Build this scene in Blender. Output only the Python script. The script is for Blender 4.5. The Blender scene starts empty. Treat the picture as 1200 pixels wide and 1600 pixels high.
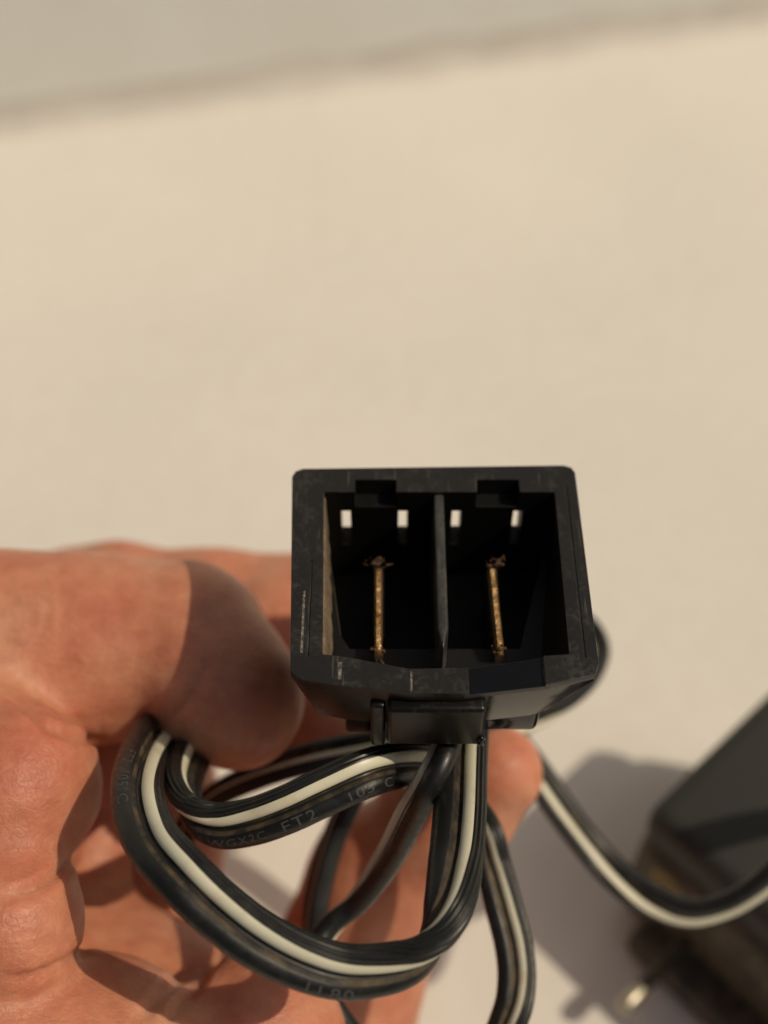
import bpy, bmesh, math, random
import numpy as np
from mathutils import Vector, Matrix

random.seed(4)
sc = bpy.context.scene
COL = sc.collection
S = 0.001                                   # everything below is written in millimetres

# ------------------------------------------------------------------ camera
F = 2030.0                                  # focal length in photograph pixels (1200 x 1600)
PITCH = math.radians(52)
CAMH = 184.0
RT = np.array([1, 0, 0.])
VW = np.array([0, math.cos(PITCH), -math.sin(PITCH)])
UP = np.array([0, math.sin(PITCH), math.cos(PITCH)])
CP = np.array([0, 0, CAMH])

def P(x, y, d):
    """world point (mm) seen at photo pixel x,y at depth d"""
    return CP + d * (VW + RT * (x - 600) / F - UP * (y - 800) / F)

def at_z(x, y, z=0.):
    r = VW + RT * (x - 600) / F - UP * (y - 800) / F
    return CP + r * ((z - CAMH) / r[2])

cam = bpy.data.cameras.new('camera')
cam.sensor_fit = 'HORIZONTAL'
cam.sensor_width = 5.0
cam.lens = 5.0 * F / 1200
cam.clip_start = 0.005
cam.clip_end = 20
cam.dof.use_dof = True
cam.dof.focus_distance = 0.108
cam.dof.aperture_fstop = cam.lens / 3.0
cam.dof.aperture_blades = 0
camo = bpy.data.objects.new('camera', cam)
COL.objects.link(camo)
camo.location = CP * S
camo.rotation_euler = (math.radians(90) - PITCH, 0, 0)
sc.camera = camo

# ------------------------------------------------------------------ light
sd = Vector((-0.78, 0.15, -1.0)).normalized()        # direction the sunlight travels
sun_el = math.asin(-sd.z)
sun_az = math.atan2(-sd.x, -sd.y)                    # from +Y towards +X
w = bpy.data.worlds.new('World')
sc.world = w
w.use_nodes = True
nt = w.node_tree
sky = nt.nodes.new('ShaderNodeTexSky')
sky.sky_type = 'NISHITA'
sky.sun_disc = False
sky.sun_elevation = sun_el
sky.sun_rotation = sun_az
sky.dust_density = 6.0
sky.air_density = 1.0
sky.ozone_density = 0.3
bg = nt.nodes['Background']
bg.inputs['Strength'].default_value = 0.05
nt.links.new(sky.outputs[0], bg.inputs[0])
sun = bpy.data.lights.new('sun', 'SUN')
sun.energy = 3.2
sun.angle = math.radians(0.5)
sun.color = (1.0, 0.85, 0.64)
suno = bpy.data.objects.new('sun', sun)
COL.objects.link(suno)
suno.rotation_euler = sd.to_track_quat('-Z', 'Y').to_euler()
suno.location = (0.3, 0, 0.6)
sc.view_settings.view_transform = 'Standard'
sc.view_settings.look = 'None'
sc.view_settings.exposure = -0.5
sc.view_settings.gamma = 1.0

# ------------------------------------------------------------------ helpers
def material(name, color, rough=0.5, metallic=0.0, spec=0.5):
    m = bpy.data.materials.new(name)
    m.use_nodes = True
    b = m.node_tree.nodes['Principled BSDF']
    b.inputs['Base Color'].default_value = (*color, 1)
    b.inputs['Roughness'].default_value = rough
    b.inputs['Metallic'].default_value = metallic
    b.inputs['Specular IOR Level'].default_value = spec
    return m, m.node_tree, b

def tex_coord(nt, scale=1000.0, stretch=(1, 1, 1)):
    """object coordinates in millimetres"""
    tc = nt.nodes.new('ShaderNodeTexCoord')
    mp = nt.nodes.new('ShaderNodeMapping')
    mp.inputs['Scale'].default_value = (scale * stretch[0], scale * stretch[1], scale * stretch[2])
    nt.links.new(tc.outputs['Object'], mp.inputs['Vector'])
    return mp.outputs[0]

def noise(nt, vec, scale, detail=4, rough=0.6, dist=0.0):
    n = nt.nodes.new('ShaderNodeTexNoise')
    n.inputs['Scale'].default_value = scale
    n.inputs['Detail'].default_value = detail
    n.inputs['Roughness'].default_value = rough
    n.inputs['Distortion'].default_value = dist
    nt.links.new(vec, n.inputs['Vector'])
    return n.outputs[0]

def ramp(nt, fac, stops):
    r = nt.nodes.new('ShaderNodeValToRGB')
    e = r.color_ramp.elements
    while len(e) < len(stops):
        e.new(0.5)
    for i, (p, c) in enumerate(stops):
        e[i].position = p
        e[i].color = (*c, 1) if len(c) == 3 else c
    nt.links.new(fac, r.inputs[0])
    return r.outputs[0]

def mix(nt, fac, a, b):
    m = nt.nodes.new('ShaderNodeMix')
    m.data_type = 'RGBA'
    for sock, v in ((m.inputs[0], fac), (m.inputs[6], a), (m.inputs[7], b)):
        if hasattr(v, 'links'):
            nt.links.new(v, sock)
        elif isinstance(v, (int, float)):
            sock.default_value = v
        else:
            sock.default_value = (*v, 1)
    return m.outputs[2]

def math_node(nt, op, a, b=None, clamp=False):
    m = nt.nodes.new('ShaderNodeMath')
    m.operation = op
    m.use_clamp = clamp
    for s_, v in ((m.inputs[0], a), (m.inputs[1], b)):
        if v is None:
            continue
        if hasattr(v, 'links'):
            nt.links.new(v, s_)
        else:
            s_.default_value = v
    return m.outputs[0]

def bump(nt, bsdf, height, strength, dist_mm, prev=None):
    b = nt.nodes.new('ShaderNodeBump')
    b.inputs['Strength'].default_value = strength
    b.inputs['Distance'].default_value = dist_mm * S
    nt.links.new(height, b.inputs['Height'])
    if prev is not None:
        nt.links.new(prev, b.inputs['Normal'])
    nt.links.new(b.outputs[0], bsdf.inputs['Normal'])
    return b.outputs[0]

def link(name, me, mat=None, parent=None):
    o = bpy.data.objects.new(name, me)
    COL.objects.link(o)
    if mat:
        for m in (mat if isinstance(mat, (list, tuple)) else [mat]):
            me.materials.append(m)
    if parent:
        o.parent = parent
    return o

def mesh_from(name, verts, faces, smooth=False, mats=None):
    me = bpy.data.meshes.new(name)
    me.from_pydata([tuple(v) for v in verts], [], faces)
    me.update()
    if smooth:
        me.polygons.foreach_set('use_smooth', [True] * len(me.polygons))
    if mats is not None:
        me.polygons.foreach_set('material_index', mats)
    return me

def empty(name, loc, label, cat, rot=None, group=None):
    o = bpy.data.objects.new(name, None)
    o.empty_display_size = 0.005
    COL.objects.link(o)
    o.location = loc
    if rot is not None:
        o.rotation_euler = rot
    o['label'] = label
    o['category'] = cat
    if group:
        o['group'] = group
    return o

def prism(name, pts, z0, z1):
    """vertical prism over polygon pts (mm) -> mesh"""
    n = len(pts)
    v = [(x * S, y * S, z0 * S) for x, y in pts] + [(x * S, y * S, z1 * S) for x, y in pts]
    f = [tuple(range(n))[::-1], tuple(range(n, 2 * n))]
    f += [(i, (i + 1) % n, n + (i + 1) % n, n + i) for i in range(n)]
    return mesh_from(name, v, f)

def loft(name, sections):
    """sections: list of (list of (x,y), z)"""
    v, f = [], []
    n = len(sections[0][0])
    for pts, z in sections:
        v += [(x * S, y * S, z * S) for x, y in pts]
    for k in range(len(sections) - 1):
        a, b = k * n, (k + 1) * n
        f += [(a + i, b + i, b + (i + 1) % n, a + (i + 1) % n) for i in range(n)]
    f.append(tuple(range(n)))
    f.append(tuple(range((len(sections) - 1) * n, len(sections) * n))[::-1])
    me = mesh_from(name, v, f)
    bm = bmesh.new(); bm.from_mesh(me)
    bmesh.ops.recalc_face_normals(bm, faces=bm.faces)
    bm.to_mesh(me); bm.free()
    return me

def fix_normals(me):
    bm = bmesh.new(); bm.from_mesh(me)
    bmesh.ops.recalc_face_normals(bm, faces=bm.faces)
    bm.to_mesh(me); bm.free()
    return me

def boxm(name, x0, x1, y0, y1, z0, z1):
    return fix_normals(prism(name, [(x0, y0), (x1, y0), (x1, y1), (x0, y1)], z0, z1))

def baked(me, mods):
    """apply modifiers (given as callables) to a mesh and return the new mesh"""
    o = bpy.data.objects.new('tmp', me)
    COL.objects.link(o)
    extra = []
    for fn in mods:
        extra += fn(o) or []
    dg = bpy.context.evaluated_depsgraph_get()
    dg.update()
    out = bpy.data.meshes.new_from_object(o.evaluated_get(dg))
    bpy.data.objects.remove(o)
    for e in extra:
        bpy.data.objects.remove(e)
    return out

def cut(me_cut):
    def fn(o):
        c = bpy.data.objects.new('cut', me_cut)
        COL.objects.link(c)
        m = o.modifiers.new('b', 'BOOLEAN')
        m.operation = 'DIFFERENCE'; m.solver = 'EXACT'; m.object = c
        return [c]
    return fn

def bevel(width, seg=2, angle=30):
    def fn(o):
        m = o.modifiers.new('v', 'BEVEL')
        m.width = width * S; m.segments = seg; m.limit_method = 'ANGLE'
        m.angle_limit = math.radians(angle)
    return fn

def shade_auto(me, ang=35):
    me.polygons.foreach_set('use_smooth', [True] * len(me.polygons))
    bm = bmesh.new(); bm.from_mesh(me)
    for e in bm.edges:
        if len(e.link_faces) == 2:
            e.smooth = e.calc_face_angle(0) < math.radians(ang)
    bm.to_mesh(me); bm.free()

# ------------------------------------------------------------------ materials
# painted white table
m_table, t, b = material('off_white_tabletop', (0.78, 0.76, 0.70), 0.55)
v = tex_coord(t)
big = noise(t, v, 0.012, 3, 0.5)
c1 = ramp(t, big, [(0.3, (0.73, 0.71, 0.665)), (0.7, (0.80, 0.78, 0.73))])
fine = noise(t, v, 0.25, 5, 0.6)
c2 = ramp(t, fine, [(0.35, (0.95, 0.94, 0.92)), (0.75, (1, 1, 1))])
mm = t.nodes.new('ShaderNodeMix'); mm.data_type = 'RGBA'; mm.blend_type = 'MULTIPLY'
mm.inputs[0].default_value = 1
t.links.new(c1, mm.inputs[6]); t.links.new(c2, mm.inputs[7])
t.links.new(mm.outputs[2], b.inputs['Base Color'])
bump(t, b, fine, 0.25, 0.15)

m_wall, t, b = material('off_white_wall', (0.8, 0.76, 0.69), 0.75)
v = tex_coord(t)
c1 = ramp(t, noise(t, v, 0.03, 4), [(0.3, (0.79, 0.80, 0.76)), (0.7, (0.84, 0.86, 0.83))])
t.links.new(c1, b.inputs['Base Color'])
bump(t, b, noise(t, v, 0.4, 4), 0.3, 0.2)

m_bead, t, b = material('wall_joint_bead', (0.62, 0.56, 0.48), 0.7)
v = tex_coord(t)
t.links.new(ramp(t, noise(t, v, 0.08, 4), [(0.3, (0.62, 0.59, 0.54)), (0.75, (0.74, 0.71, 0.66))]), b.inputs['Base Color'])

def black_plastic(name, base, dust, dust_lo, dust_hi, rough, scratch=True, bump_s=0.2):
    m, t, b = material(name, base, rough)
    v = tex_coord(t)
    n1 = noise(t, v, 0.35, 6, 0.65, 0.5)
    n2 = noise(t, v, 2.2, 5, 0.7)
    f = math_node(t, 'MULTIPLY', n1, n2)
    fac = ramp(t, f, [(dust_lo, (0, 0, 0)), (dust_hi, (1, 1, 1))])
    col = mix(t, fac, base, dust)
    # tiny pale specks of lint
    vo = t.nodes.new('ShaderNodeTexVoronoi'); vo.inputs['Scale'].default_value = 0.75
    t.links.new(v, vo.inputs['Vector'])
    sp = ramp(t, vo.outputs['Distance'], [(0.0, (1, 1, 1)), (0.075, (0, 0, 0))])
    keep = ramp(t, noise(t, v, 0.9, 2), [(0.54, (0, 0, 0)), (0.6, (1, 1, 1))])
    spk = math_node(t, 'MULTIPLY', sp, keep)
    col = mix(t, spk, col, (0.16, 0.15, 0.13))
    if scratch:
        vs = tex_coord(t, stretch=(1.0, 0.06, 1.0))
        s1 = ramp(t, noise(t, vs, 2.6, 3, 0.5), [(0.655, (0, 0, 0)), (0.70, (1, 1, 1))])
        s1 = math_node(t, 'MULTIPLY', s1, 0.35)
        col = mix(t, s1, col, (0.13, 0.12, 0.10))
    t.links.new(col, b.inputs['Base Color'])
    rr = t.nodes.new('ShaderNodeMapRange')
    rr.inputs['To Min'].default_value = rough; rr.inputs['To Max'].default_value = min(1, rough + 0.35)
    t.links.new(fac, rr.inputs['Value']); t.links.new(rr.outputs[0], b.inputs['Roughness'])
    bump(t, b, noise(t, v, 1.5, 5, 0.65), bump_s, 0.08)
    return m

m_house = black_plastic('worn_black_plastic', (0.014, 0.0135, 0.013), (0.055, 0.050, 0.042), 0.25, 0.52, 0.36, True, 0.22)
m_gloss = black_plastic('glossy_black_plastic', (0.006, 0.006, 0.0065), (0.02, 0.018, 0.016), 0.30, 0.55, 0.09, False, 0.03)
m_semi = black_plastic('satin_black_plastic', (0.006, 0.0055, 0.005), (0.035, 0.028, 0.020), 0.26, 0.5, 0.33, False, 0.08)
m_semi.node_tree.nodes['Principled BSDF'].inputs['Specular IOR Level'].default_value = 0.32
m_ridge = black_plastic('scuffed_highlit_ridge', (0.035, 0.036, 0.036), (0.085, 0.08, 0.07), 0.2, 0.42, 0.3, True, 0.3)  # scuffs, plus a lighter base painting the sun's highlight on the divider ridge
m_inner = black_plastic('shaded_cavity_plastic', (0.0022, 0.002, 0.002), (0.005, 0.004, 0.0035), 0.3, 0.5, 0.5, False, 0.1)  # near-black base paints the shade inside the cavity
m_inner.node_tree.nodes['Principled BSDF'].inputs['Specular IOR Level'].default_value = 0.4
m_sunlit_dust = black_plastic('sunlit_dusty_wall', (0.10, 0.072, 0.045), (0.26, 0.19, 0.12), 0.15, 0.40, 0.8, False, 0.8)  # dust brown, lightened to paint sunlight on the left inner wall

m_brass, t, b = material('tarnished_brass', (0.55, 0.30, 0.08), 0.38, 0.9)
v = tex_coord(t)
n = noise(t, v, 1.8, 6, 0.75)
t.links.new(ramp(t, n, [(0.34, (0.09, 0.05, 0.03)), (0.47, (0.50, 0.28, 0.11)), (0.60, (0.72, 0.54, 0.29)), (0.72, (0.26, 0.13, 0.06))]), b.inputs['Base Color'])
t.links.new(ramp(t, n, [(0.35, (0.8, 0.8, 0.8)), (0.6, (0.3, 0.3, 0.3))]), b.inputs['Roughness'])
bump(t, b, noise(t, v, 3.5, 4, 0.7), 0.9, 0.12)

m_lint, t, b = material('brown_lint', (0.09, 0.05, 0.028), 0.95)

def rubber(name, base, rough, dirt_col, lo, hi):
    m, t, b = material(name, base, rough)
    v = tex_coord(t)
    n1 = noise(t, v, 0.28, 6, 0.7, 0.4)
    fac = ramp(t, n1, [(lo, (0, 0, 0)), (hi, (1, 1, 1))])
    t.links.new(mix(t, fac, base, dirt_col), b.inputs['Base Color'])
    n2 = noise(t, v, 1.6, 4, 0.6)
    t.links.new(ramp(t, n2, [(0.3, (rough - 0.08,) * 3), (0.7, (rough + 0.15,) * 3)]), b.inputs['Roughness'])
    bump(t, b, noise(t, v, 2.2, 4, 0.6), 0.12, 0.05)
    return m

m_black = rubber('black_cord_jacket', (0.009, 0.0095, 0.009), 0.36, (0.030, 0.027, 0.021), 0.52, 0.78)
m_white = rubber('aged_white_stripe', (0.74, 0.72, 0.56), 0.36, (0.60, 0.52, 0.34), 0.54, 0.78)
m_groove = rubber('dusty_cord_groove', (0.014, 0.013, 0.011), 0.65, (0.12, 0.085, 0.045), 0.42, 0.66)
m_print, t, b = material('grey_cord_print', (0.062, 0.063, 0.062), 0.6)

m_adtop, t, b = material('matte_black_adapter_plastic', (0.02, 0.021, 0.018), 0.6)
v = tex_coord(t)
bump(t, b, noise(t, v, 1.2, 3), 0.4, 0.12)
m_adside, t, b = material('textured_black_adapter_plastic', (0.022, 0.018, 0.013), 0.55)
v = tex_coord(t)
t.links.new(ramp(t, noise(t, v, 0.35, 5, 0.7), [(0.35, (0.028, 0.023, 0.016)), (0.7, (0.13, 0.105, 0.066))]), b.inputs['Base Color'])
bump(t, b, noise(t, v, 0.9, 4, 0.7), 0.8, 0.35)
m_metal, t, b = material('plug_prong_metal', (0.50, 0.46, 0.36), 0.42, 1.0)
m_gold, t, b = material('gold_print', (0.42, 0.30, 0.10), 0.45, 0.3)

# skin
m_skin, t, b = material('skin', (0.62, 0.30, 0.19), 0.44, 0.0, 0.42)
v = tex_coord(t)
n1 = noise(t, v, 0.09, 4, 0.6)
n2 = noise(t, v, 0.55, 5, 0.65)
col = ramp(t, n1, [(0.30, (0.55, 0.185, 0.11)), (0.50, (0.62, 0.26, 0.155)), (0.72, (0.67, 0.35, 0.22))])
col2 = ramp(t, n2, [(0.35, (0.86, 0.80, 0.78)), (0.62, (1, 1, 1))])
mm = t.nodes.new('ShaderNodeMix'); mm.data_type = 'RGBA'; mm.blend_type = 'MULTIPLY'
mm.inputs[0].default_value = 1
t.links.new(col, mm.inputs[6]); t.links.new(col2, mm.inputs[7])
t.links.new(mm.outputs[2], b.inputs['Base Color'])
b.inputs['Subsurface Weight'].default_value = 0.5
b.inputs['Subsurface Radius'].default_value = (1.0, 0.28, 0.14)
b.inputs['Subsurface Scale'].default_value = 0.0024
vo = t.nodes.new('ShaderNodeTexVoronoi'); vo.feature = 'DISTANCE_TO_EDGE'
vo.inputs['Scale'].default_value = 1.55
vd = t.nodes.new('ShaderNodeVectorMath'); vd.operation = 'ADD'
nz = t.nodes.new('ShaderNodeTexNoise'); nz.inputs['Scale'].default_value = 0.8
t.links.new(v, nz.inputs['Vector'])
sc_ = t.nodes.new('ShaderNodeVectorMath'); sc_.operation = 'SCALE'; sc_.inputs['Scale'].default_value = 1.3
t.links.new(nz.outputs['Color'], sc_.inputs[0])
t.links.new(v, vd.inputs[0]); t.links.new(sc_.outputs[0], vd.inputs[1])
t.links.new(vd.outputs[0], vo.inputs['Vector'])
cell = ramp(t, vo.outputs['Distance'], [(0.0, (0, 0, 0)), (0.22, (1, 1, 1))])
vw_ = tex_coord(t, stretch=(0.35, 0.9, 1.0))
wr = noise(t, vw_, 0.75, 5, 0.6, 1.0)
nb = bump(t, b, cell, 0.28, 0.07)
nb = bump(t, b, wr, 0.32, 0.3, nb)
vl = tex_coord(t, stretch=(0.22, 0.8, 1.1))
lines = ramp(t, noise(t, vl, 2.6, 4, 0.6, 0.6), [(0.38, (0, 0, 0)), (0.52, (1, 1, 1))])
nb = bump(t, b, lines, 0.28, 0.10, nb)
bump(t, b, noise(t, v, 0.22, 3, 0.5), 0.35, 0.7, nb)

# ------------------------------------------------------------------ setting
def quad_sheet(name, corners, mat, thick=2.0, nrm=(0, 0, -1)):
    nrm = np.array(nrm, float)
    a = [np.array(c, float) * S for c in corners]
    bq = [p + nrm * thick * S for p in a]
    me = mesh_from(name, a + bq, [(0, 1, 2, 3), (7, 6, 5, 4), (0, 4, 5, 1), (1, 5, 6, 2), (2, 6, 7, 3), (3, 7, 4, 0)])
    o = link(name, fix_normals(me), mat)
    o['kind'] = 'structure'
    return o

seam0, seam1 = at_z(0, 205), at_z(1200, 35)
sdir = (seam1 - seam0) / np.linalg.norm(seam1 - seam0)
snor = np.array([-sdir[1], sdir[0], 0.])             # away from camera
A = seam0 - sdir * 500; B = seam0 + sdir * 700
tt = quad_sheet('tabletop', [A + snor * 6, B + snor * 6, B - snor * 620, A - snor * 620], m_table, 18)
wl = quad_sheet('wall', [A - np.array([0, 0, 60]), B - np.array([0, 0, 60]), B + np.array([0, 0, 330]), A + np.array([0, 0, 330])], m_wall, 12, tuple(snor))
# uneven bead, a little darker than the wall, where the table meets the wall
vs, fs = [], []
NB = 420
rs = np.random.RandomState(3)
wob = np.convolve(rs.randn(NB + 40), np.ones(12) / 12, 'same')[20:NB + 20]
lump = np.zeros(NB + 1)
for px_, am in ((480, 1.1), (680, 1.3), (430, .5), (900, .6)):
    q = at_z(px_, 205 - px_ * 170 / 1200)
    s_ = (q - A) @ sdir
    lump += am * np.exp(-((np.linspace(0, 1200, NB + 1) - s_) / 5) ** 2)
for i in range(NB + 1):
    p = A + sdir * (i * 1200 / NB)
    r = 4.6 + 0.5 * wob[min(i, NB - 1)] + lump[i]
    for k in range(7):
        a = math.pi / 2 * k / 6
        vs.append((p - snor * (r * (1 - math.sin(a)) * 0.9) + np.array([0, 0, 1.6 * r * (1 - math.cos(a)) + 0.02 - 0.3 * (k == 0)])) * S)
for i in range(NB):
    for k in range(6):
        a = i * 7 + k
        fs.append((a, a + 1, a + 8, a + 7))
bead = link('wall_seam_bead', mesh_from('wall_seam_bead', vs, fs, True), m_bead)
bead['kind'] = 'structure'

# ------------------------------------------------------------------ connector (mouth plane is local z = 0)
MO = P(690, 890, 112)
con = empty('power_connector', MO * S, 'black two-pin plastic connector held mouth up, worn rim and two brass blades inside', 'connector')
outer0 = [(-13.05, 11.05), (-12.4, 11.35), (11.5, 11.75), (12.2, 11.5), (12.5, 10.9), (12.6, -9.4), (12.2, -10.5), (8.5, -11.3), (1.5, -12.2), (-2.6, -12.2), (-9.1, -11.4), (-11.7, -10.9), (-12.6, -10.1), (-13.35, 10.4)]
def sect(sx_near, y_near, grow=0.0, xs=1.0):
    out = []
    for x, y in outer0:
        out.append((x * xs, y))
    return out
sec_lip = [(x, y) for x, y in outer0]
sec_mid = [(-12.2, 10.6), (-11.6, 10.9), (10.9, 11.1), (11.3, 10.9), (11.6, 10.5), (9.3, -7.6), (8.8, -9.8), (7.6, -10.2), (1.4, -11.0), (-2.6, -11.0), (-8.2, -10.6), (-10.6, -10.1), (-11.2, -8.4), (-12.4, 10.0)]
sec_low = [(-12.0, 10.4), (-11.4, 10.7), (10.7, 10.9), (11.1, 10.7), (11.4, 10.3), (8.2, -2.0), (7.8, -4.5), (7.0, -5.2), (1.4, -6.0), (-2.6, -6.0), (-7.4, -5.6), (-9.2, -5.0), (-9.8, -3.0), (-12.2, 9.8)]
sec_bot = [(-9.0, 9.3), (-8.6, 9.5), (8.0, 9.6), (8.4, 9.4), (8.6, 9.0), (7.6, -1.5), (7.2, -3.4), (6.4, -4.0), (1.4, -4.6), (-2.6, -4.6), (-6.4, -4.2), (-7.6, -3.6), (-8.0, -2.2), (-9.2, 8.8)]
ext = loft('housing', [(sec_lip, 0), (sec_lip, -0.9), (sec_mid, -7.2), (sec_low, -8.0), (sec_low, -14.5), (sec_bot, -16.0), (sec_bot, -21.0)])
cav_top = [(-10.4, 8.6), (10.45, 8.6), (10.25, -8.5), (7.8, -8.7), (1.5, -9.8), (-2.9, -9.9), (-8.0, -8.8), (-10.0, -8.5)]
cav_low = [(-10.4, 8.6), (10.45, 8.6), (8.7, -6.4), (7.4, -8.5), (1.5, -9.3), (-2.9, -9.4), (-7.6, -8.8), (-9.6, -7.8)]
cav = loft('cav', [(cav_top, 1.0), (cav_top, -0.8), (cav_low, -6.4)])
cav2 = fix_normals(prism('cav', [(-10.4, 8.6), (10.45, 8.6), (7.6, -1.8), (7.0, -4.0), (-8.0, -4.0), (-8.8, -2.6)], -13.0, -6.0))
mods = [cut(cav), cut(cav2)]
for x0, x1 in ((-8.95, -8.05), (-3.65, -2.8), (1.3, 2.2), (6.95, 7.8)):
    mods.append(cut(boxm('c', x0, x1, 7.5, 14, -7.9, -2.8)))
for x0, x1 in ((-7.6, -3.85), (3.45, 7.3)):
    mods.append(cut(boxm('c', x0, x1, 7.9, 10.05, -2.2, 1)))
mods.append(cut(boxm('c', -11.35, -11.15, -8.7, 1.0, -0.12, 1)))       # moulding grooves on the rim
mods.append(cut(boxm('c', 11.45, 11.62, -8.9, 9.3, -0.10, 1)))
mods.append(cut(fix_normals(prism('c', [(1.9, -13.5), (8.1, -13.5), (8.1, -8.0), (1.9, -8.0)], -0.34, 1))))
me = baked(ext, mods)
me = baked(me, [bevel(0.22, 3, 28)])
shade_auto(me, 14)
# materials by region: rim worn, near underside glossy, cavity painted as shade, left inner wall dusty and painted sunlit
me.materials.clear()
for m in (m_house, m_gloss, m_inner, m_sunlit_dust, m_semi):
    me.materials.append(m)
idx = []
for p in me.polygons:
    c = np.array(p.center) / S; n = p.normal
    inside = abs(c[0]) < 10.6 and -9.95 < c[1] < 10.3 and c[2] < -0.25
    k = 0
    if 1.9 < c[0] < 8.1 and c[1] < -8.6 and -0.5 < c[2] < -0.2 and n.z > 0.5:
        k = 1
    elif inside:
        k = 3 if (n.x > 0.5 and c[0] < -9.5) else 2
    elif c[2] < -0.45 and n.y < -0.2:
        k = 1 if c[0] > 1.3 else 4
    idx.append(k)
me.polygons.foreach_set('material_index', idx)
link('housing', me, None, con)

# divider wall in the middle of the cavity, rounded top edge and a slanted near end
dv = [(-0.5, 8.7), (0.45, 8.7), (0.45, -5.6), (-0.05, -7.8), (-0.45, -5.8)]
me = fix_normals(prism('divider', dv, -13.9, -0.35))
me = baked(me, [bevel(0.28, 3, 30)]); shade_auto(me, 40)
link('divider', me, m_ridge, con)

# added wedge: sunlit, dusty strip of the left inner wall put into colour
wd = [(-10.45, 8.4, -0.5, -0.5), (-10.05, 3.0, 0, 0), (-9.85, -2.0, 0, 0), (-9.95, -8.4, 0, 0)]
vs_ = []
for k in range(25):
    u = k / 24; y = 8.3 - 16.7 * u
    wd_ = 0.18 + 0.62 * math.sin(min(u * 1.3, 1) * math.pi / 2) + 0.05 * math.sin(k * 2.1) + 0.04 * math.sin(k * 5.3)
    xl = -10.55 + 0.35 * max(0, (u - 0.5)) 
    vs_ += [(xl * S, y * S, -0.45 * S), ((xl + 0.25 + wd_ * 0.35) * S, y * S, -0.5 * S), ((xl + 0.2 + wd_) * S, y * S, -5.0 * S), (xl * S, y * S, -5.6 * S)]
fs_ = []
for k in range(24):
    for q in range(4):
        fs_.append((k * 4 + q, k * 4 + (q + 1) % 4, k * 4 + 4 + (q + 1) % 4, k * 4 + 4 + q))
fs_ += [(0, 1, 2, 3), (99, 98, 97, 96)]
link('sunlit_dusty_wedge', fix_normals(mesh_from('sunlit_dusty_wedge', vs_, fs_)), m_sunlit_dust, con)

# brass blades with crusts of corrosion and lint
for bi, (bx, lean) in enumerate(((-5.45, 0.02), (4.9, 0.28))):
    bm = bmesh.new()
    nseg = 26
    rr = np.random.RandomState(5 + bi)
    th = 0.33
    rows = []
    for i in range(nseg + 1):
        u = i / nseg
        y = -5.6 + 9.2 * u
        xo = bx + lean * (0.5 - u) + 0.012 * rr.randn()
        zt = -4.0 - 0.9 * max(0, (u - .9) * 10) ** 2 - 0.9 * max(0, (.08 - u) * 12) ** 2 + 0.06 * rr.randn()
        hw = th + 0.010 * rr.randn()
        rows.append([bm.verts.new((q[0] * S, y * S, q[1] * S)) for q in ((xo - hw, -5.6), (xo - hw, zt - 0.25), (xo - hw * .55, zt), (xo + hw * .55, zt), (xo + hw, zt - 0.25), (xo + hw, -5.6))])
    for i in range(nseg):
        for k in range(5):
            bm.faces.new((rows[i][k], rows[i + 1][k], rows[i + 1][k + 1], rows[i][k + 1]))
    bm.faces.new(rows[0]); bm.faces.new(rows[-1][::-1])
    bmesh.ops.recalc_face_normals(bm, faces=bm.faces)
    me = bpy.data.meshes.new('blade_terminal'); bm.to_mesh(me); bm.free()
    shade_auto(me, 40)
    bl = link('blade_terminal', me, m_brass, con)
    link('blade_side_shade', baked(boxm('blade_side_shade', bx - 0.5, bx + 0.5, -3.6, 4.2, -13.2, -5.3), [bevel(0.15, 1)]), m_inner, con)  # added dark block, paints the blade's sides as shade under the brass edge
    # lint clinging to the ends
    bm = bmesh.new()
    for k in range(30):
        far = rr.rand() < 0.72
        yy = (3.75 + 0.35 * rr.randn()) if far else (-5.5 + 0.5 * rr.randn())
        xx = bx + (0.5 * rr.randn() if far else 0.3 * rr.randn()) + (0.25 if bi and far else 0)
        zz = -4.2 + (0.25 * rr.randn() if far else -0.5 + 0.4 * rr.randn())
        d = Vector(rr.randn(3)).normalized() * (0.25 + 0.45 * rr.rand())
        p0 = Vector((xx, yy, zz)); p1 = p0 + d; p2 = p1 + Vector(rr.randn(3)) * 0.18
        wv = d.cross(Vector(rr.randn(3))).normalized() * (0.03 + 0.07 * rr.rand())
        q = [p0 - wv, p0 + wv, p1 + wv, p1 - wv, p2]
        vv = [bm.verts.new(x_ * S) for x_ in q]
        bm.faces.new(vv[:4]); bm.faces.new((vv[3], vv[2], vv[4]))
    for k in range(16):
        far = k < 11
        q = Vector((bx + 0.38 * rr.randn(), (3.7 if far else -5.3) + 0.25 * rr.randn(), -4.2 + 0.12 * rr.randn() - (0 if far else .4)))
        mt = Matrix.Translation(q * S) @ Matrix.Diagonal((1, 0.7, 0.8, 1))
        bmesh.ops.create_icosphere(bm, subdivisions=1, radius=(0.10 + 0.2 * rr.rand()) * S, matrix=mt)
    me = bpy.data.meshes.new('lint'); bm.to_mesh(me); bm.free()
    lo = link('lint', me, m_lint, bl)
    lo['kind'] = 'stuff'

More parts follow.
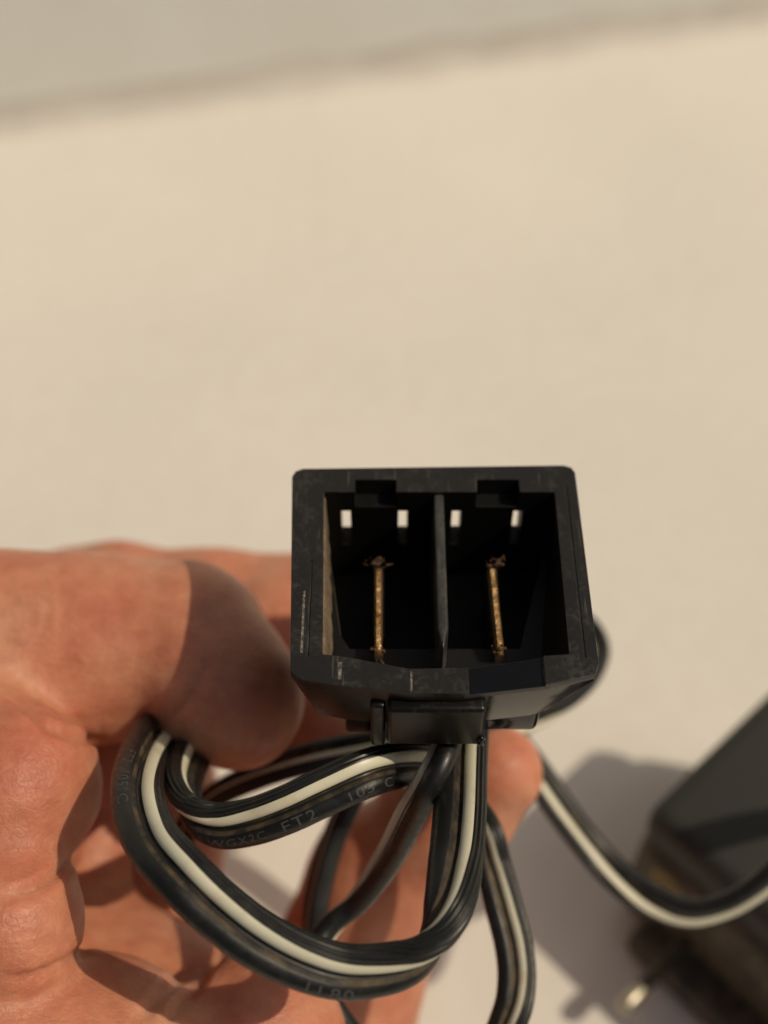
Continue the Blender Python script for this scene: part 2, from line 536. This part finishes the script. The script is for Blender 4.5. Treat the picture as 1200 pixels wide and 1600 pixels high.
# scratches: pale raised burrs across the near rim
for x, y0, y1, wd, z in ((-8.55, -10.9, -9.3, .14, .012), (-2.75, -12.0, -10.2, .08, .012), (-11.75, -8.4, -2.2, .10, .012)):
    me = boxm('burr', x - wd, x + wd, y0, y1, -0.1, z)
    m = bpy.data.materials.get('pale_burr') or material('pale_burr', (0.17, 0.155, 0.13), 0.6)[0]
    if not m.get('done'):
        tt_ = m.node_tree; bb = tt_.nodes['Principled BSDF']
        vv = tex_coord(tt_)
        tt_.links.new(ramp(tt_, noise(tt_, vv, 2.5, 5, .7), [(0.4, (0.02, 0.02, 0.018)), (0.62, (0.26, 0.24, 0.20))]), bb.inputs['Base Color'])
        m['done'] = 1
    link('burr', me, m, con)

# latch block, post and side foot under the near edge
def rounded(name, x0, x1, y0, y1, z0, z1, r, mat, seg=3):
    me = baked(boxm(name, x0, x1, y0, y1, z0, z1), [bevel(r, seg)])
    shade_auto(me, 50)
    return link(name, me, mat, con)
rounded('latch', -4.7, 3.4, -12.9, -9.5, -7.6, -1.6, 0.45, m_semi, 4)
rounded('latch_post', -6.1, -4.85, -12.2, -10.3, -9.0, -2.2, 0.3, m_semi)
rounded('side_foot', 2.5, 8.5, -10.15, -4.5, -10.4, -6.6, 0.8, m_gloss, 5)
rounded('side_foot', -8.3, -6.0, -10.6, -4.5, -9.6, -6.6, 0.3, m_semi)
rounded('strain_relief', -3.2, 2.8, -4.0, 4.0, -27.0, -20.5, 0.8, m_semi)
bm = bmesh.new()
bmesh.ops.create_uvsphere(bm, u_segments=20, v_segments=12, radius=0.5 * S, matrix=Matrix.Translation(Vector((3.2, -12.9, -6.7)) * S) @ Matrix.Diagonal((0.75, 0.75, 1.4, 1)))
me = bpy.data.meshes.new('latch_hook'); bm.to_mesh(me); bm.free(); shade_auto(me, 80)
link('latch_hook', me, m_gloss, con)

# ------------------------------------------------------------------ cord
def catmull(keys, n):
    K = np.array(keys, float)
    K = np.vstack([2 * K[0] - K[1], K, 2 * K[-1] - K[-2]])
    out = []
    for i in range(1, len(K) - 2):
        p0, p1, p2, p3 = K[i - 1:i + 3]
        for j in range(n):
            t_ = j / n
            out.append(0.5 * (2 * p1 + (p2 - p0) * t_ + (2 * p0 - 5 * p1 + 4 * p2 - p3) * t_ ** 2 + (-p0 + 3 * p1 - 3 * p2 + p3) * t_ ** 3))
    out.append(K[-2])
    return np.array(out)

RA, RB, UO = 1.02, 1.00, 0.99              # lobe radii and half distance of their centres
def lobe_a(th): return (-UO + RA * math.cos(th), RA * math.sin(th))
def lobe_b(th, r=RB): return (UO + r * math.cos(th), r * math.sin(th))
prof, pm = [], []                           # profile points, material of the face after each point
D = math.radians
for k in range(25):                         # lobe A, once round from upper web to lower web
    th = D(38 + (322 - 38) * k / 24)
    prof.append(lobe_a(th)); pm.append(2 if k in (0, 1, 22, 23) else 0)
prof.append((0.02, -0.34)); pm.append(2)
prof.append(lobe_b(D(-148))); pm.append(0)
prof.append(lobe_b(D(-136))); pm.append(-1)  # gap that the white stripe fills
prof.append(lobe_b(D(-80))); pm.append(0)
NR = 46
for k in range(1, NR):
    a = -80 + 160 * k / NR
    r = RB + (0.055 * math.cos(D(a) * 15.0) - 0.02)
    prof.append(lobe_b(D(a), r)); pm.append(0)
prof.append(lobe_b(D(80))); pm.append(-1)
prof.append(lobe_b(D(136))); pm.append(0)
prof.append(lobe_b(D(148))); pm.append(2)
prof.append((0.02, 0.34)); pm.append(2)
stripes = [[lobe_b(D(a), RB + 0.03 * math.sin(math.pi * (a - 80) / 56)) for a in np.linspace(80, 136, 9)],
           [lobe_b(D(-a), RB + 0.03 * math.sin(math.pi * (a - 80) / 56)) for a in np.linspace(136, 80, 9)]]

def frames(keys, n=22):
    """keys: (px, py, depth, rho) -> positions, tangent, w (A to B), nrm"""
    K = [list(P(k[0], k[1], k[2])) + [k[3]] for k in keys]
    Q = catmull(K, n)
    pos, rho = Q[:, :3], np.radians(Q[:, 3])
    tan = np.gradient(pos, axis=0); tan /= np.linalg.norm(tan, axis=1)[:, None]
    c = CP - pos; c /= np.linalg.norm(c, axis=1)[:, None]
    # a smooth reference: blend so the frame does not flip where the cord points at the lens
    L = np.cross(c, tan)
    ln = np.linalg.norm(L, axis=1)[:, None]
    L = L / np.maximum(ln, 1e-6)
    cc = np.cross(tan, L)
    cc = np.where((np.sum(cc * c, axis=1) < 0)[:, None], -cc, cc)
    wv = np.cos(rho)[:, None] * L + np.sin(rho)[:, None] * cc
    # light smoothing of the width direction
    for _ in range(6):
        wv[1:-1] = (wv[:-2] + 2 * wv[1:-1] + wv[2:]) / 4
    wv -= np.sum(wv * tan, axis=1)[:, None] * tan
    wv /= np.linalg.norm(wv, axis=1)[:, None]
    nr = np.cross(tan, wv)
    return pos, tan, wv, nr

def sweep(name, fr, profile, mats=None, closed=True, cap=False):
    pos, tan, wv, nr = fr
    n = len(profile); m = len(pos)
    U = np.array([p[0] for p in profile]); V = np.array([p[1] for p in profile])
    verts = (pos[:, None, :] + wv[:, None, :] * U[None, :, None] + nr[:, None, :] * V[None, :, None]).reshape(-1, 3) * S
    faces, mi = [], []
    rng = n if closed else n - 1
    for i in range(m - 1):
        for k in range(rng):
            if mats is not None and mats[k] < 0:
                continue
            k2 = (k + 1) % n
            faces.append((i * n + k, i * n + k2, (i + 1) * n + k2, (i + 1) * n + k))
            mi.append(mats[k] if mats is not None else 0)
    if cap:
        faces.append(tuple(range(n))); mi.append(0)
        faces.append(tuple(range((m - 1) * n, m * n))); mi.append(0)
    me = mesh_from(name, verts, faces, True, mi)
    return me

cord = empty('power_cable', P(716, 1180, 115) * S, 'flat black twin cord with white stripe, coiled in loops under the connector and trailing away', 'cable')
ci = Matrix.Translation(-cord.location)

def put(name, me, mats, parent):
    o = link(name, me, mats, parent)
    if parent is cord:
        me.transform(ci)
    else:
        me.transform(ci)
    return o

def loop(keys, texts=(), n=22, k=1.0):
    fr = frames(keys, n)
    me = sweep('cable_loop', fr, [(a * k, b_ * k) for a, b_ in prof], pm, True, True)
    o = put('cable_loop', me, [m_black, m_black, m_groove], cord)
    for st in stripes:
        s_ = put('white_stripe', sweep('white_stripe', fr, [(a * k, b_ * k) for a, b_ in st], None, False), m_white, o)
    for txt, u, size, flip in texts:
        tm = text_mesh(txt, fr, u, size, flip, k)
        put('printed_text', tm, m_print, o)
    return fr

def text_mesh(txt, fr, u, size, flip, kk=1.0):
    """wrap lettering on the outside of lobe A, starting nearest to photo pixel u"""
    cu = bpy.data.curves.new('t', 'FONT'); cu.body = txt; cu.size = size; cu.resolution_u = 3
    cu.space_character = 1.15
    to = bpy.data.objects.new('t', cu); COL.objects.link(to)
    dg = bpy.context.evaluated_depsgraph_get(); dg.update()
    me = bpy.data.meshes.new_from_object(to.evaluated_get(dg))
    bpy.data.objects.remove(to)
    bm = bmesh.new(); bm.from_mesh(me)
    bmesh.ops.triangulate(bm, faces=bm.faces)
    bmesh.ops.subdivide_edges(bm, edges=[e for e in bm.edges if e.calc_length() > size * 0.25], cuts=1)
    pos, tan, wv, nr = fr
    seg = np.r_[0, np.cumsum(np.linalg.norm(np.diff(pos, axis=0), axis=1))]
    rl = pos - CP; dz = rl @ VW
    i0 = int(np.argmin(np.hypot(600 + F * (rl @ RT) / dz - u[0], 800 - F * (rl @ UP) / dz - u[1])))
    s0 = seg[i0]
    c = CP - pos
    for v_ in bm.verts:
        x = v_.co.x * 1.42; y = v_.co.y - size * 0.33
        s_ = s0 + (x if not flip else -x)
        f = np.interp(s_, seg, np.arange(len(seg)))
        i = int(min(f, len(seg) - 2)); a = f - i
        p = pos[i] * (1 - a) + pos[i + 1] * a
        w_ = wv[i] * (1 - a) + wv[i + 1] * a
        n_ = nr[i] * (1 - a) + nr[i + 1] * a
        cc = CP - p; cc = cc / np.linalg.norm(cc)
        sg = 1.0 if n_ @ cc > 0 else -1.0
        # letters stand with their tops towards the white stripe
        th = math.radians(98) - y / RA
        v_.co = Vector((p + w_ * (-UO + (RA + 0.03) * math.cos(th)) * kk + n_ * sg * (RA + 0.03) * math.sin(th) * kk) * S)
    me2 = bpy.data.meshes.new('printed_text'); bm.to_mesh(me2); bm.free()
    return me2

# the big front loop: down from the connector, round the bottom, up behind the thumb
loop([(728, 1090, 122, 10), (722, 1188, 115, 5), (718, 1275, 109, 5), (712, 1345, 105, 12), (702, 1412, 102, 40), (676, 1470, 101, 85),
      (629, 1507, 100.5, 128), (545, 1519, 100, 148), (473, 1502, 99.5, 158), (402, 1467, 99.5, 168), (337, 1418, 100, 174), (282, 1365, 101, 178),
      (236, 1310, 104, 182), (215, 1243, 109, 186), (222, 1186, 117, 190), (246, 1142, 128, 190), (280, 1105, 139, 190), (330, 1080, 146, 190)],
     texts=[('FT2  105°C', (213, 1196), 1.1, True), ('LL80', (478, 1530), 1.1, True)], k=1.13)
# second loop: from behind the cord to the left and round under the thumb tip
loop([(722, 1204, 126, 180), (694, 1200, 122.5, 180), (640, 1195, 117.5, 178), (580, 1206, 113, 174), (510, 1236, 112, 172), (450, 1264, 112, 172), (393, 1284, 113, 168),
      (340, 1290, 114, 150), (300, 1268, 115, 105), (285, 1230, 117, 50), (296, 1188, 124, 20), (325, 1150, 134, 10), (380, 1120, 141, 5)],
     texts=[('105°C', (538, 1235), 1.05, True), ('FT2', (440, 1275), 1.25, True), ('AWGX2C', (309, 1296), 0.92, True)], k=1.04)
# cord crossing behind, from the connector down to the left
loop([(712, 1095, 124, -110), (699, 1158, 114, -104), (674, 1215, 111.5, -108), (641, 1275, 115, -116), (604, 1345, 120, -112), (559, 1408, 123, -98), (517, 1447, 123, -86),
      (492, 1495, 122, -84), (505, 1550, 122, -100), (535, 1600, 122, -104), (590, 1665, 124, -105), (680, 1705, 122, -105)])
# thin blurred cord far behind
loop([(585, 1190, 134, 80), (553, 1240, 135, 78), (525, 1300, 135, 75), (503, 1370, 134, 72), (491, 1440, 133, 75), (494, 1520, 133, 80), (520, 1640, 136, 80), (500, 1760, 144, 80)])
# loop hanging on the right
loop([(700, 1215, 133, 60), (753, 1289, 127, 35), (770, 1350, 126, 18), (787, 1415, 125, 8), (803, 1480, 124, 6), (807, 1537, 123, 10), (796, 1590, 122, 22), (755, 1670, 122, 40), (680, 1705, 122, 60)], k=0.92)
# long run to the right over the adapter
loop([(770, 1120, 148, 150), (832, 1200, 149, 150), (880, 1268, 149, 150), (928, 1330, 149, 150), (976, 1378, 148, 170), (1025, 1410, 147, 205), (1077, 1426, 146, 232),
      (1130, 1416, 145, 245), (1172, 1394, 144, 245), (1215, 1360, 143, 240), (1290, 1290, 142, 230), (1400, 1230, 141, 210), (1560, 1200, 148, 210), (1680, 1290, 162, 210), (1640, 1410, 173, 210), (1560, 1440, 176, 210)])
# loop bulging out behind the connector, running down to its left
loop([(700, 1130, 136, -100), (790, 1060, 150, -100), (855, 985, 161, -100), (905, 968, 161, -100), (932, 990, 160, -98), (939, 1028, 158, -95), (912, 1076, 155, -90), (850, 1116, 150, -70), (750, 1140, 143, 30), (650, 1152, 139, 30),
      (560, 1168, 135, 35), (480, 1185, 134, 40), (400, 1212, 136, 50), (335, 1245, 139, 60), (295, 1290, 143, 60), (270, 1350, 150, 60)], k=0.9)

# ------------------------------------------------------------------ adapter
e1 = np.array([.68, -.735, 0]); e1 /= np.linalg.norm(e1)
e2 = np.array([.735, .68, 0]); e2 /= np.linalg.norm(e2)
ang = math.atan2(e1[1], e1[0])
ad = empty('power_adapter', (np.array([33.2, 72, 0.05])) * S, 'black plug-in power adapter lying on the table at the right, beneath the trailing cord', 'adapter', (0, 0, ang))
# local: x along e1, y along e2
low = baked(boxm('lower_shell', 0, 62, 0, 31, 0, 21.4), [bevel(3.0, 6)]); shade_auto(low, 60)
link('lower_shell', low, m_adside, ad)
seam_ = baked(boxm('seam', 1.3, 60.7, 1.3, 29.7, 20, 24), [bevel(0.2, 1)])
link('seam', seam_, m_adtop, ad)
upp = baked(boxm('upper_shell', 0, 62, 0, 31, 22.6, 30), [bevel(2.6, 6)]); shade_auto(upp, 60)
fl = baked(boxm('prong_plate', 5.5, 58, -4.5, 3, 0.02, 5.6), [bevel(1.6, 4)]); shade_auto(fl, 60)
link('prong_plate', fl, m_adside, ad)
link('upper_shell', upp, m_adtop, ad)
for px0 in (12.0, 31.0):
    for nm, r0, ya, yb, mt_ in (('prong_sleeve', 1.05, 0.3, -9.5, m_adside), ('prong', 1.25, -9.5, -13.6, m_metal)):
        rings = [(r0 * 0.9, ya), (r0, ya - 0.2), (r0, yb + 1.2), (r0 * 0.85, yb + 0.4), (r0 * 0.45, yb)]
        vs = [(S * (px0 + q * math.cos(a)), S * y_, S * (8 + q * math.sin(a))) for q, y_ in rings for a in np.linspace(0, 2 * math.pi, 25)[:-1]]
        fs = [(k * 24 + i, k * 24 + (i + 1) % 24, k * 24 + 24 + (i + 1) % 24, k * 24 + 24 + i) for k in range(4) for i in range(24)]
        fs += [tuple(range(24)), tuple(range(96, 120))]
        pm_ = fix_normals(mesh_from(nm, vs, fs, True)); shade_auto(pm_, 50)
        link(nm, pm_, mt_, ad)
# small gold oval mark on the side
vs = [(6.5 + 2.6 * math.cos(a), -0.05, 17.6 + 1.7 * math.sin(a)) for a in np.linspace(0, 2 * math.pi, 33)[:-1]]
vs2 = [(6.5 + 2.0 * math.cos(a), -0.05, 17.6 + 1.15 * math.sin(a)) for a in np.linspace(0, 2 * math.pi, 33)[:-1]]
fcs = [(i, (i + 1) % 32, 32 + (i + 1) % 32, 32 + i) for i in range(32)]
vs3 = [(6.5 + x, -0.05, 17.6 + z) for x, z in ((-1.2, -.6), (-.8, -.6), (-.8, .6), (-1.2, .6), (-.3, -.6), (.1, -.6), (.1, .6), (-.3, .6), (.6, -.6), (1.2, -.6), (1.2, .6), (.6, .6))]
fcs += [(64, 65, 66, 67), (68, 69, 70, 71), (72, 73, 74, 75)]
link('emblem', mesh_from('emblem', np.array(vs + vs2 + vs3) * S, fcs), m_gold, ad)

# ------------------------------------------------------------------ hand (signed distance field -> one continuous mesh)
VX = 0.5
lo = np.array([-112., -12., 12.]); hi = np.array([26., 112., 98.])
dim = np.ceil((hi - lo) / VX).astype(int)
fld = np.full(dim, 50.0, np.float32)

def cone(a, b_, ra, rb, k):
    """round cone joined to the field with smooth-union radius k"""
    a = np.asarray(a, float); b_ = np.asarray(b_, float)
    mg = max(ra, rb) + max(k, 1) + 2.5
    l_ = np.maximum(((np.minimum(a, b_) - mg - lo) / VX).astype(int), 0)
    h_ = np.minimum(((np.maximum(a, b_) + mg - lo) / VX).astype(int) + 1, dim)
    if (h_ <= l_).any():
        return
    g = [lo[i] + (np.arange(l_[i], h_[i]) + 0.5) * VX for i in range(3)]
    X, Y, Z = [q.astype(np.float32) for q in np.meshgrid(*g, indexing='ij')]
    d = b_ - a; L2 = max(d @ d, 1e-6)
    t_ = np.clip(((X - a[0]) * d[0] + (Y - a[1]) * d[1] + (Z - a[2]) * d[2]) / L2, 0, 1)
    r = ra + (rb - ra) * t_
    ds = np.sqrt((X - a[0] - t_ * d[0]) ** 2 + (Y - a[1] - t_ * d[1]) ** 2 + (Z - a[2] - t_ * d[2]) ** 2) - r
    sl = tuple(slice(l_[i], h_[i]) for i in range(3))
    o_ = fld[sl]
    if k > 0:
        h = np.maximum(k - np.abs(o_ - ds), 0) / k
        fld[sl] = np.minimum(o_, ds) - h * h * k * 0.25
    else:
        fld[sl] = np.minimum(o_, ds)

def chain(pts, k0, k=3.0, world=False):
    Q = [(np.array(p[:3], float) if world else P(*p[:3]), p[3]) for p in pts]
    for i in range(len(Q) - 1):
        cone(Q[i][0], Q[i + 1][0], Q[i][1], Q[i + 1][1], k0 if i == 0 else k)

# forearm and heel of the hand, out of frame
chain([(-135, -30, 42, 21), (-88, 12, 42, 20), (-66, 38, 44, 16), (-62, 62, 46, 15)], 0, 8, True)
# finger lying behind, reaching the far side of the connector
chain([(-330, 1250, 160, 12), (-60, 1080, 165, 10), (120, 950, 165, 7.2), (185, 935, 161, 6.6), (330, 944, 159, 6.4), (470, 960, 158, 6.8), (560, 990, 154, 6.2)], 5, 3)
# pale finger seen inside the loop
chain([(-200, 1180, 160, 12), (60, 1130, 160, 9), (215, 1190, 158, 8.2), (238, 1320, 157, 7.9), (236, 1430, 157, 7.4)], 6, 4)
chain([(60, 1100, 150, 7), (172, 1190, 146, 5.9), (142, 1320, 142.5, 4.5), (122, 1435, 139, 3.6)], 3, 2)
# finger passing under the loops to its tip at the right of the connector
chain([(430, 1760, 146, 10), (520, 1640, 150, 8.8), (548, 1500, 150, 8.4), (594, 1370, 147, 7.6), (700, 1270, 142, 6.4), (782, 1206, 138, 4.7)], 0, 3)
# hollow of the palm
chain([(-60, 1500, 158, 12), (120, 1510, 163, 9.5), (340, 1545, 166, 9.5), (520, 1640, 164, 9)], 5, 5)
chain([(430, 1010, 153, 6.8), (500, 1120, 150, 6.5)], 4, 3)
chain([(-300, 1500, 135, 16), (0, 1560, 138, 12), (250, 1700, 135, 14), (430, 1790, 140, 11)], 7, 7)
# ball of the hand in front
chain([(0, 1560, 136, 10), (165, 1605, 135, 8.6), (330, 1640, 138, 9)], 8, 6)
chain([(-260, 1620, 118, 12), (-40, 1652, 114, 9.2), (150, 1690, 116, 9.6), (290, 1750, 118, 9)], 9, 5)
chain([(330, 1740, 122, 9), (405, 1628, 121, 8.3)], 2.2, 3)
chain([(-120, 1450, 118, 9), (8, 1442, 112.5, 6.9)], 1.4, 3)
chain([(-260, 1250, 126, 12), (-110, 1190, 124, 9.5), (18, 1232, 118.5, 8.1)], 1.6, 3)
# front thumb: long joint, fold, tip pressed on the connector's left wall
chain([(-260, 1100, 137, 12), (-140, 1012, 132, 9.7), (0, 1012, 134, 9.2), (140, 1012, 134.5, 9.15), (280, 1002, 133.5, 8.3)], 1.0, 4)
chain([(305, 1006, 133, 7.7), (346, 1070, 130, 7.1), (376, 1100, 128.5, 6.4)], 1.5, 2)
fld[0], fld[-1] = 5, 5
fld[:, 0], fld[:, -1] = 5, 5
fld[:, :, 0], fld[:, :, -1] = 5, 5

def surface_nets(f, iso=0.0):
    f = f - iso
    s = f < 0
    nx, ny, nz = f.shape
    corners = [(i, j, k) for i in (0, 1) for j in (0, 1) for k in (0, 1)]
    sh = (nx - 1, ny - 1, nz - 1)
    cnt = np.zeros(sh, np.int8)
    for c in corners:
        cnt += s[c[0]:c[0] + sh[0], c[1]:c[1] + sh[1], c[2]:c[2] + sh[2]]
    act = (cnt > 0) & (cnt < 8)
    ids = np.full(sh, -1, np.int64)
    I, J, K = np.nonzero(act)
    ids[I, J, K] = np.arange(len(I))
    acc = np.zeros((len(I), 3)); wt = np.zeros(len(I))
    for a in corners:
        for ax in range(3):
            if a[ax] == 1:
                continue
            b2 = list(a); b2[ax] = 1
            fa = f[I + a[0], J + a[1], K + a[2]]; fb = f[I + b2[0], J + b2[1], K + b2[2]]
            m_ = (fa < 0) != (fb < 0)
            tt2 = np.where(m_, fa / np.where(m_, fa - fb, 1), 0)
            p = np.array(a, float)[None, :].repeat(len(I), 0)
            p[:, ax] += tt2
            acc += p * m_[:, None]; wt += m_
    vtx = np.stack([I, J, K], 1) + acc / wt[:, None]
    faces = []
    for ax in range(3):
        o = [0, 0, 0]; o[ax] = 1
        a = s[:nx - o[0], :ny - o[1], :nz - o[2]]; b2 = s[o[0]:, o[1]:, o[2]:]
        e = a != b2
        E_ = np.array(np.nonzero(e))
        o1, o2 = [i for i in range(3) if i != ax]
        ok = (E_[o1] > 0) & (E_[o2] > 0) & (E_[o1] < sh[o1]) & (E_[o2] < sh[o2]) & (E_[ax] < sh[ax])
        E_ = E_[:, ok]
        fl = a[E_[0], E_[1], E_[2]]
        def g(d1, d2):
            q = E_.copy(); q[o1] -= d1; q[o2] -= d2
            return ids[q[0], q[1], q[2]]
        q = np.stack([g(1, 1), g(0, 1), g(0, 0), g(1, 0)], 1)
        if ax == 1:
            fl = ~fl
        q[~fl] = q[~fl][:, ::-1]
        faces.append(q)
    return vtx, np.vstack(faces)

vt, fc = surface_nets(fld)
vt = lo + (vt + 0.5) * VX
# relax
E1 = np.vstack([fc[:, [0, 1]], fc[:, [1, 2]], fc[:, [2, 3]], fc[:, [3, 0]]])
E1 = np.vstack([E1, E1[:, ::-1]])
deg = np.bincount(E1[:, 0], minlength=len(vt)).astype(float)
for _ in range(4):
    acc = np.stack([np.bincount(E1[:, 0], weights=vt[E1[:, 1], a], minlength=len(vt)) for a in range(3)], 1)
    vt = vt + 0.5 * (acc / deg[:, None] - vt)
fn = np.cross(vt[fc[:, 2]] - vt[fc[:, 0]], vt[fc[:, 3]] - vt[fc[:, 1]])
vn = np.zeros_like(vt)
for k in range(4):
    for a in range(3):
        vn[:, a] += np.bincount(fc[:, k], weights=fn[:, a], minlength=len(vt))
vn /= np.linalg.norm(vn, axis=1)[:, None] + 1e-9
# skin creases: grooves pressed into the surface along lines across each joint
rel = vt - CP
dd = rel @ VW
PX = 600 + F * (rel @ RT) / dd; PY = 800 - F * (rel @ UP) / dd
front = (dd < 141)
def groove(pts, depth, width, rim=0.25):
    pts = catmull(pts, 10)
    best = np.full(len(vt), 1e9)
    tpar = np.zeros(len(vt))
    for i in range(len(pts) - 1):
        a, b_ = pts[i], pts[i + 1]
        d = b_ - a; L2 = d @ d
        t_ = np.clip(((PX - a[0]) * d[0] + (PY - a[1]) * d[1]) / L2, 0, 1)
        q = np.hypot(PX - a[0] - t_ * d[0], PY - a[1] - t_ * d[1])
        m_ = q < best
        best = np.where(m_, q, best); tpar = np.where(m_, (i + t_) / (len(pts) - 1), tpar)
    mm_ = best * 120 / F                                  # to millimetres
    fade = np.clip(np.minimum(tpar, 1 - tpar) * 6 + 0.15, 0, 1) * front
    return (-depth * np.exp(-(mm_ / width) ** 2) + rim * depth * np.exp(-((mm_ - 2.2 * width) / (1.3 * width)) ** 2)) * fade
dis = np.zeros(len(vt))
G = [([(20, 1092), (50, 1112), (75, 1138), (130, 1156), (165, 1156)], 0.55, 0.40),
     ([(45, 1075), (62, 1108), (95, 1120), (140, 1128)], 0.16, 0.3),
     ([(0, 1398), (45, 1392), (90, 1365), (118, 1330)], 0.6, 0.5),
     ([(0, 1410), (40, 1410), (80, 1395)], 0.2, 0.3),
     ([(0, 1372), (40, 1366), (75, 1350)], 0.14, 0.25),
     ([(0, 1530), (50, 1524), (100, 1503), (140, 1478)], 0.45, 0.45),
     ([(60, 1500), (66, 1515), (62, 1530)], 0.18, 0.25),
     ([(210, 1600), (262, 1548), (305, 1515), (350, 1492)], 0.45, 0.6),
     ([(262, 1600), (300, 1550), (330, 1505)], 0.5, 0.5),
     ([(150, 1120), (155, 1138), (160, 1158)], 0.14, 0.22),
     ([(80, 1125), (90, 1142), (96, 1155)], 0.12, 0.2),
     ([(20, 1440), (60, 1428), (100, 1415)], 0.10, 0.22),
     ([(10, 1465), (60, 1452), (110, 1440)], 0.10, 0.22),
     ([(20, 1490), (60, 1478), (110, 1462)], 0.10, 0.22),
     ([(0, 1300), (50, 1318), (100, 1302)], 0.08, 0.2),
     ([(60, 890), (75, 940), (70, 1000)], 0.12, 0.3),
     ([(82, 882), (98, 930), (96, 980)], 0.10, 0.25),
     ([(345, 1090), (358, 1130), (352, 1170)], 0.10, 0.3),
     ([(322, 1030), (304, 1075), (262, 1128)], 0.38, 0.6)]
for g_ in G:
    dis += groove(*g_)
# faint uneven flesh
from mathutils import noise as mn
lump = np.array([mn.noise(Vector(p * 0.16)) for p in vt[::1]]) if len(vt) < 400000 else np.zeros(len(vt))
dis += 0.28 * lump
vt = vt + vn * dis[:, None]
org = np.array([-60., 40., 30.])
me = bpy.data.meshes.new('hand')
me.vertices.add(len(vt)); me.vertices.foreach_set('co', ((vt - org) * S).astype(np.float32).ravel())
me.loops.add(len(fc) * 4); me.loops.foreach_set('vertex_index', fc.astype(np.int32).ravel())
me.polygons.add(len(fc)); me.polygons.foreach_set('loop_start', np.arange(0, len(fc) * 4, 4, dtype=np.int32))
me.polygons.foreach_set('use_smooth', [True] * len(fc))
me.update(); me.validate()
hand = link('hand', me, m_skin)
hand.location = org * S
hand['label'] = 'bare hand gripping the black connector from the left, cord loops over its fingers'
hand['category'] = 'hand'
print('HAND verts', len(vt))
